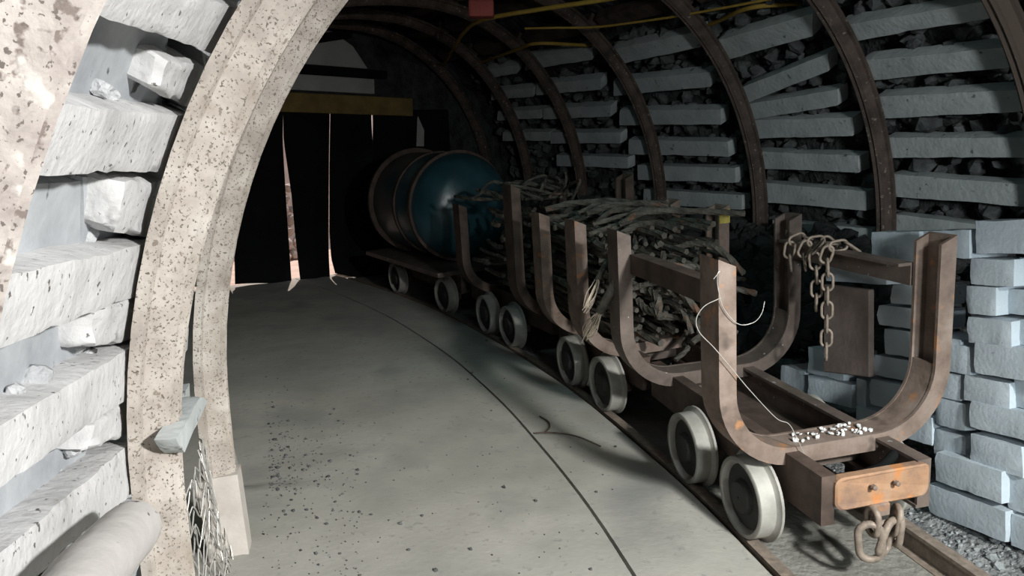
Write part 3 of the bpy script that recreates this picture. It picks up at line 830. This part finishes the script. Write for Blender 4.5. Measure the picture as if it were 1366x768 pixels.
# two frayed ends hanging over the left side
def frayed(pa, label, tips, nst, r=.022):
    root = empty('frayed_cable', pa[0]); tag(root, label, 'cable')
    bm = bmesh.new(); tube(bm, [p - pa[0] for p in smooth_path(pa, 6)], r, 10); obj('cable_body', bm, M['cable'], root, smooth=True)
    e = pa[-1]; d = (pa[-1] - pa[-2]).normalized()
    for i in range(nst):
        q = Vector((rnd.uniform(-1, 1), rnd.uniform(-1, 1), rnd.uniform(-1, 1))) * tips
        P = [pa[-1] + Vector((rnd.uniform(-1, 1), rnd.uniform(-1, 1), rnd.uniform(-1, 1))) * r * .6, e + d * .05 + q * .9, e + d * .11 + q * 1.2, e + d * .17 + q * rnd.uniform(.2, 1.1)]
        bm = bmesh.new(); tube(bm, [p - pa[0] for p in smooth_path(P, 5)], .0024, 5); obj('strand', bm, M['strand'], root, smooth=True)
def LP(px, py, v): 
    r = ray(px, py); t = .5; best = None
    while t < 12:
        q = EYEP + r * t; s, vv = invtrack(q.x, q.y)
        if vv >= v: return q
        t += .004
    return q
frayed([LP(822, 338, .45), LP(824, 360, .36), LP(816, 385, .31), LP(800, 415, .28)], 'frayed cable end hanging lowest over the left side of the second wagon', .035, 16)
frayed([LP(812, 345, .46), LP(806, 356, .36), LP(797, 374, .31)], 'short frayed cable end bristling above the hanging one', .03, 12, .016)

# dark tangle on the third wagon
for i in range(14):
    mw3 = w3.matrix_world; x = rnd.uniform(-.3, .3); y = rnd.uniform(-.6, .3)
    P = [mw3 @ Vector((x + rnd.uniform(-.25, .25), y + rnd.uniform(-.3, .3), 1.04 + rnd.uniform(0, .08) + (.16 if k in (1, 2) else 0) * rnd.random())) for k in range(4)]
    cable(smooth_path(P, 6), rnd.uniform(.008, .013), M['cable'], label='dark cable curling up from the third wagon', group='cables curling on the third wagon', seed=i)

# ------------------------------------------------------------------ tank on the farthest wagon
tk = empty('tank', track(4.75, VW - .04, .44), (0, 0, -head(4.75))); tag(tk, 'dark teal round tank lying on the farthest flat wagon', 'tank')
bm = bmesh.new(); rT = .49
prof = [(-.66, .02), (-.65, .18), (-.61, .32), (-.54, .42), (-.44, .475), (-.36, rT), (.62, rT), (.7, .46), (.76, .35), (.79, .02)]
lathe(bm, prof, 48, 'y')
for v in bm.verts: v.co.z += rT + .01
obj('shell', bm, M['teal'], tk, smooth=True)
for yy, rr in ((-.33, .515), (.05, .505), (.60, .535)):
    bm = bmesh.new(); n = 48
    rings = [[bm.verts.new((cos(2 * pi * k / n) * r, y, rT + .01 + sin(2 * pi * k / n) * r)) for k in range(n)] for y, r in ((yy - .02, rT - .005), (yy - .02, rr), (yy + .02, rr), (yy + .02, rT - .005))]
    for a_, b_ in zip(rings, rings[1:]):
        for k in range(n): bm.faces.new((a_[k], a_[(k + 1) % n], b_[(k + 1) % n], b_[k]))
    obj('band', bm, M['dark_rust'], tk, smooth=True)

# ================================================================== curtain at the far end
SCU = 6.60
def cpt(px, py): 
    p0 = track(SCU, 0, 0); th = head(SCU); n = Vector((sin(th), cos(th), 0)); return on_plane(px, py, p0, n)
cur = empty('strip_curtain', track(SCU, 0, 1.88)); tag(cur, 'black rubber strip curtain closing the far end of the tunnel', 'curtain')
cl = cur.location
def strip(left, right, seed):
    """left/right: lists of pixel points top -> bottom"""
    bm = bmesh.new(); n = 14; th = head(SCU); nrm = Vector((sin(th), cos(th), 0))
    def along(pts, t):
        x = t * (len(pts) - 1); i = min(int(x), len(pts) - 2); f = x - i
        return (pts[i][0] * (1 - f) + pts[i + 1][0] * f, pts[i][1] * (1 - f) + pts[i + 1][1] * f)
    rows = []
    for j in range(n + 1):
        a, b_ = cpt(*along(left, j / n)), cpt(*along(right, j / n)); row = []
        for i in range(9):
            p = a.lerp(b_, i / 8) + nrm * (.02 * sin(i * 1.1 + seed + j * .15) + seed % 2 * .02) - cl
            row.append((bm.verts.new(p), bm.verts.new(p + nrm * .01)))
        rows.append(row)
    for r0, r1 in zip(rows, rows[1:]):
        for i in range(8):
            for w in (0, 1): bm.faces.new((r0[i][w], r0[i + 1][w], r1[i + 1][w], r1[i][w]))
        for i in (0, 8): bm.faces.new((r0[i][0], r0[i][1], r1[i][1], r1[i][0]))
    for r in (rows[0], rows[-1]):
        for i in range(8): bm.faces.new((r[i][0], r[i + 1][0], r[i + 1][1], r[i][1]))
    obj('strip', bm, M['rubber'], cur, smooth=True)
strip([(196, 146), (196, 385)], [(308, 146), (309, 200), (307, 320), (306, 382)], 1)
strip([(309, 146), (309, 300), (313, 340), (314, 379)], [(378, 146), (378, 187), (384, 280), (391, 377)], 3)
strip([(378, 146), (379, 187), (390, 260), (396, 320), (403, 377)], [(442, 146), (441, 210), (440, 310), (440, 340), (441, 370)], 5)
strip([(443, 146), (442, 215), (442, 310), (444, 345), (449, 365)], [(496, 146), (496, 165), (497, 185), (500, 260), (505, 376)], 7)
strip([(499, 146), (499, 165), (498, 183), (498, 260), (500, 374)], [(545, 146), (546, 366)], 9)
strip([(544, 146), (544, 366)], [(600, 146), (612, 366)], 11)
# door head: ochre beam, pale beam, dark slot, plate, brace
back_piece('ochre_beam', M['ochre'], -1.5, 1.55, 1.86, 2.07, SB - .10, SB - .005, 'ochre painted beam right above the black curtain', 'beam')
back_piece('pale_beam', M['plaster'], -1.4, 1.05, 2.10, 2.27, SB - .07, SB - .005, 'long pale grey beam above the ochre one', 'beam')
back_piece('dark_beam', M['rubber'], -1.4, 1.2, 2.28, 2.37, SB - .11, SB - .005, 'dark beam between the pale beam and the plate', 'beam')
bm = bmesh.new()
pl = [(-1.2, 2.385), (.98, 2.385), (.80, 2.62), (.30, 2.90), (-1.0, 2.90)]
A = [bm.verts.new(track(SB - .045, v, z)) for v, z in pl]; B = [bm.verts.new(track(SB - .005, v, z)) for v, z in pl]
bm.faces.new(A); bm.faces.new(B)
for i in range(5): bm.faces.new((A[i], A[(i + 1) % 5], B[(i + 1) % 5], B[i]))
o = obj('end_plate', bm, M['plaster']); tag(o, 'large pale plate closing the roof above the curtain', 'plate')
bm = bmesh.new(); pa, pb = track(SB - .10, -.15, 2.55), track(SB - .10, .75, 2.75)
for v_ in box(bm, 0, 1, -.03, .03, -.045, .045): v_.co = pa.lerp(pb, v_.co.x) + Vector((0, v_.co.y, v_.co.z))
o = obj('diagonal_brace', bm, M['rubber']); tag(o, 'dark slanting brace in front of the pale end plate', 'brace')
bm = bmesh.new(); pl = [(1.46, 1.95), (1.62, 1.93), (1.84, 1.50), (1.60, 1.50)]
A = [bm.verts.new(track(SB - .05, v, z)) for v, z in pl]; B = [bm.verts.new(track(SB - .005, v, z)) for v, z in pl]
bm.faces.new(A); bm.faces.new(B)
for i in range(4): bm.faces.new((A[i], A[(i + 1) % 4], B[(i + 1) % 4], B[i]))
o = obj('pale_panel', bm, M['plaster']); tag(o, 'small pale slanting panel right of the curtain head', 'panel')

# outside, seen through the slits
bm = bmesh.new(); hexa(bm, [track(6.72, -6, .0), track(6.72, 6, .0), track(6.72, 6, -.3), track(6.72, -6, -.3), track(11, -7, .0), track(11, 7, .0), track(11, 7, -.3), track(11, -7, -.3)])
o = obj('ground_outside', bm, M['soil']); struct(o)
k = 0
for row in range(7):
    for j in range(6):
        bm = bmesh.new(); r = random.uniform(.075, .10)
        rock(bm, track(8.1 + row * .06 + random.uniform(-.03, .03), .22 + j * .17 + (row % 2) * .08, .07 + row * .145), r, k + .3, 2, (1, .8, .85)); k += 1
        o = obj('stone', bm, M['stone'], smooth=True)
        tag(o, 'sunlit pale stone in the heap seen through the curtain slit', 'stone', 'stones heaped outside the curtain')
bm = bmesh.new(); hexa(bm, [track(9.6, -6, 3.4), track(9.6, 5, 3.4), track(9.6, 5, 0), track(9.6, -6, 0), track(9.8, -6, 3.4), track(9.8, 5, 3.4), track(9.8, 5, 0), track(9.8, -6, 0)])
o = obj('wall_outside', bm, M['soil']); struct(o)

# ================================================================== dry stack of concrete blocks on the right
az = radians(-18.7)
BD = Vector((sin(az), cos(az), 0)); BN = Vector((-cos(az), sin(az), 0))       # along, towards the tunnel
BP = on_z(1300, 690, .10)
def blk(x0, y0, x1, y1, dep=.20, push=0.0, slope=None):
    xc, yc = (x0 + x1) / 2, (y0 + y1) / 2
    sl_ = (yc - 325) / (xc - 345) if slope is None else slope
    h = (y1 - y0) / 2 - .6
    fr = []
    for (x, sg) in ((x0 + .6, -1), (x1 - .6, -1), (x1 - .6, 1), (x0 + .6, 1)):
        sy = ((yc + sg * h) - 325) / (xc - 345) if slope is None else slope
        fr.append(on_plane(x, yc + sg * h + sy * (x - xc), BP - BN * push, BN))
    return fr + [p - BN * dep for p in fr]
# (x0, y0, x1, y1, set back, words)
BLK = [(1299, 292, 1400, 340, .02, 'pale grey block on top of the stack at the right edge'),
       (1292, 344, 1353, 382, .0, 'block second from the top, right of the front frame post'),
       (1357, 342, 1420, 384, .05, 'block second from the top, cut by the right edge'),
       (1287, 381, 1329, 421, .0, 'small block with a lit broken end, third from the top'),
       (1332, 386, 1410, 422, .06, 'block third from the top, cut by the right edge'),
       (1288, 424, 1350, 462, .0, 'block fourth from the top, right of the front frame post'),
       (1354, 426, 1410, 464, .04, 'block fourth from the top, cut by the right edge'),
       (1297, 462, 1410, 508, .0, 'long block fifth from the top at the right edge'),
       (1240, 458, 1294, 498, .01, 'block fifth from the top, half behind the front post'),
       (1284, 504, 1347, 541, .01, 'block sixth from the top, above the two long blocks'),
       (1351, 508, 1410, 550, .04, 'block sixth from the top, cut by the right edge'),
       (1291, 545, 1400, 584, .0, 'upper of the two long blocks at the right edge'),
       (1245, 533, 1288, 572, .02, 'short block left of the upper long block'),
       (1292, 586, 1364, 630, .0, 'lower of the two long blocks at the right edge'),
       (1245, 575, 1288, 612, .03, 'short block left of the lower long block'),
       (1367, 588, 1430, 634, .03, 'low block cut by the right edge beside the lower long block'),
       (1245, 614, 1337, 658, -.02, 'big block low in the stack beside the bumper'),
       (1341, 640, 1420, 692, .02, 'big low block cut by the right edge'),
       (1235, 662, 1343, 705, -.01, 'dusty lowest block half buried in the rubble'),
       (1347, 698, 1430, 745, .01, 'dusty lowest block at the right edge'),
       (1161, 308, 1226, 350, .0, 'topmost block left of the front post, beside the chain'),
       (1229, 306, 1294, 346, .02, 'topmost block half behind the front post'),
       (1186, 380, 1240, 408, .0, 'thin block behind the side bar, near the post'),
       (1100, 352, 1184, 378, .03, 'thin block showing under the side bar by the chain'),
       (1168, 409, 1238, 438, .0, 'block behind the chain, third course from the top'),
       (1178, 440, 1226, 476, .0, 'short block between chain and front post'),
       (1229, 448, 1282, 486, .02, 'block tucked close behind the front post'),
       (1163, 478, 1236, 508, .0, 'block under the short block, right of the chain end'),
       (1158, 510, 1222, 548, -.01, 'block behind the bend of the front frame'),
       (1224, 494, 1282, 530, .02, 'block seen through the bend of the front frame'),
       (1140, 548, 1200, 580, .0, 'block just above the right sill'),
       (1202, 552, 1243, 590, .02, 'block behind the bottom of the front frame'),
       (1076, 466, 1126, 504, .02, 'block at the left end of the stack, left of the chain'),
       (1076, 506, 1137, 538, .0, 'block under the left end block, above the right sill'),
       (1141, 505, 1156, 545, .02, 'narrow block beside the leaning board'),
       (1040, 490, 1074, 530, .02, 'farthest low block, behind the rear frame')]
for i, (x0, y0, x1, y1, pu, words) in enumerate(BLK):
    o = obj('concrete_block', rough_hexa(blk(x0, y0, x1, y1, push=pu), .008, 8, 4, 4, .004, i + 200, 8), M['block'], smooth=True)
    tag(o, 'grey concrete ' + words if not words.startswith('pale') else words, 'block', 'concrete blocks in the dry stack')
# brown board standing behind the chain
fr = blk(1098, 382, 1160, 500, dep=.03, push=-.03, slope=.12)
bm = bmesh.new(); hexa(bm, fr); bevel(bm, .004, 1)
o = obj('board', bm, M['wood']); tag(o, 'brown board standing against the blocks behind the hanging chain', 'board')

# ================================================================== small things
# hoses along the roof
def hose(pxs, z, r, label, m='yellow'):
    bm = bmesh.new(); tube(bm, smooth_path([on_z(x, y, z + dz) for x, y, dz in pxs], 8), r, 8)
    o = obj('hose', bm, M[m], smooth=True); tag(o, label, 'hose')
hose([(640, 84, .02), (690, 66, 0), (717, 58, 0), (776, 60, 0), (834, 62, 0), (893, 47, 0), (951, 31, 0), (1003, 10, 0), (1090, 5, .02), (1170, 3, .04), (1260, -8, .08)], 2.42, .016, 'thick yellow hose sagging along the roof')
hose([(700, 38, 0), (740, 37, 0), (795, 36, 0), (860, 28, 0), (912, 20, 0), (1000, 4, 0), (1060, -8, 0)], 2.44, .009, 'thin yellow hose above the thick one')
hose([(590, 90, .03), (604, 66, 0), (620, 42, 0), (645, 26, 0), (717, 13, 0), (803, 0, 0), (860, -10, 0)], 2.44, .016, 'yellow hose bending down at the far roof')
bm = bmesh.new(); p = on_z(642, 12, 2.44)
box(bm, p.x - .09, p.x + .09, p.y - .06, p.y + .06, p.z - .06, p.z + .06); bevel(bm, .02, 2)
o = obj('red_box', bm, M['red']); tag(o, 'dull red box hanging at the roof beside the yellow hose', 'box')
# bent wire on the floor
bm = bmesh.new(); tube(bm, smooth_path([on_z(x, y, .008) for x, y in ((714, 577), (740, 577), (770, 582), (801, 595))], 6), .0042, 6)
o = obj('floor_wire', bm, M['dark_rust'], smooth=True); tag(o, 'long dark bent wire lying on the floor across the seam', 'wire')
bm = bmesh.new(); tube(bm, smooth_path([on_z(x, y, .008) for x, y in ((720, 555), (731, 562), (733, 570), (726, 577))], 6), .0042, 6)
o = obj('hook_wire', bm, M['dark_rust'], smooth=True); tag(o, 'short hooked dark wire beside the long floor wire', 'wire')
# gravel and coal crumbs on the floor
bm = bmesh.new(); rnd = random.Random(5)
for i in range(1000):
    if i < 640: x, y = rnd.gauss(345, 38), rnd.gauss(615, 48)
    elif i < 860: x, y = rnd.uniform(310, 480), rnd.uniform(560, 768)
    else: x, y = rnd.uniform(420, 830), rnd.uniform(440, 768)
    p = on_z(x, y, 0); s, v = invtrack(p.x, p.y)
    if v < -1.3 or v > .42 or s > 5: continue
    r = rnd.uniform(.0018, .0048) if rnd.random() < .85 else rnd.uniform(.006, .010)
    rock(bm, (p.x, p.y, floor_z(s, v) + r * .3), r, i * .31, 1, (1, .9, .7))
o = obj('coal_crumbs', bm, M['rubble']); tag(o, 'dark coal crumbs scattered over the dusty floor', 'gravel', kind='stuff')
bm = bmesh.new()
for i in range(1500):
    s = rnd.uniform(-.9, 1.2); v = rnd.uniform(1.19, 1.8); r = rnd.uniform(.004, .022) * (1 if rnd.random() < .25 else .45)
    rock(bm, track(s, v, floor_z(s, v) + r * .2), r, i * .53, 1, (1, .9, .7))
o = obj('block_rubble', bm, material('block_rubble', [(.3, (.14, .15, .16)), (.55, (.28, .30, .31)), (.7, (.46, .48, .50))], 15, rough=.95, bump=.4)); tag(o, 'pale crushed rubble at the foot of the block stack', 'rubble', kind='stuff')
for o in list(bpy.data.objects):
    if o.type == 'MESH' and o.parent is None and o.get('category') == 'stone' : pass
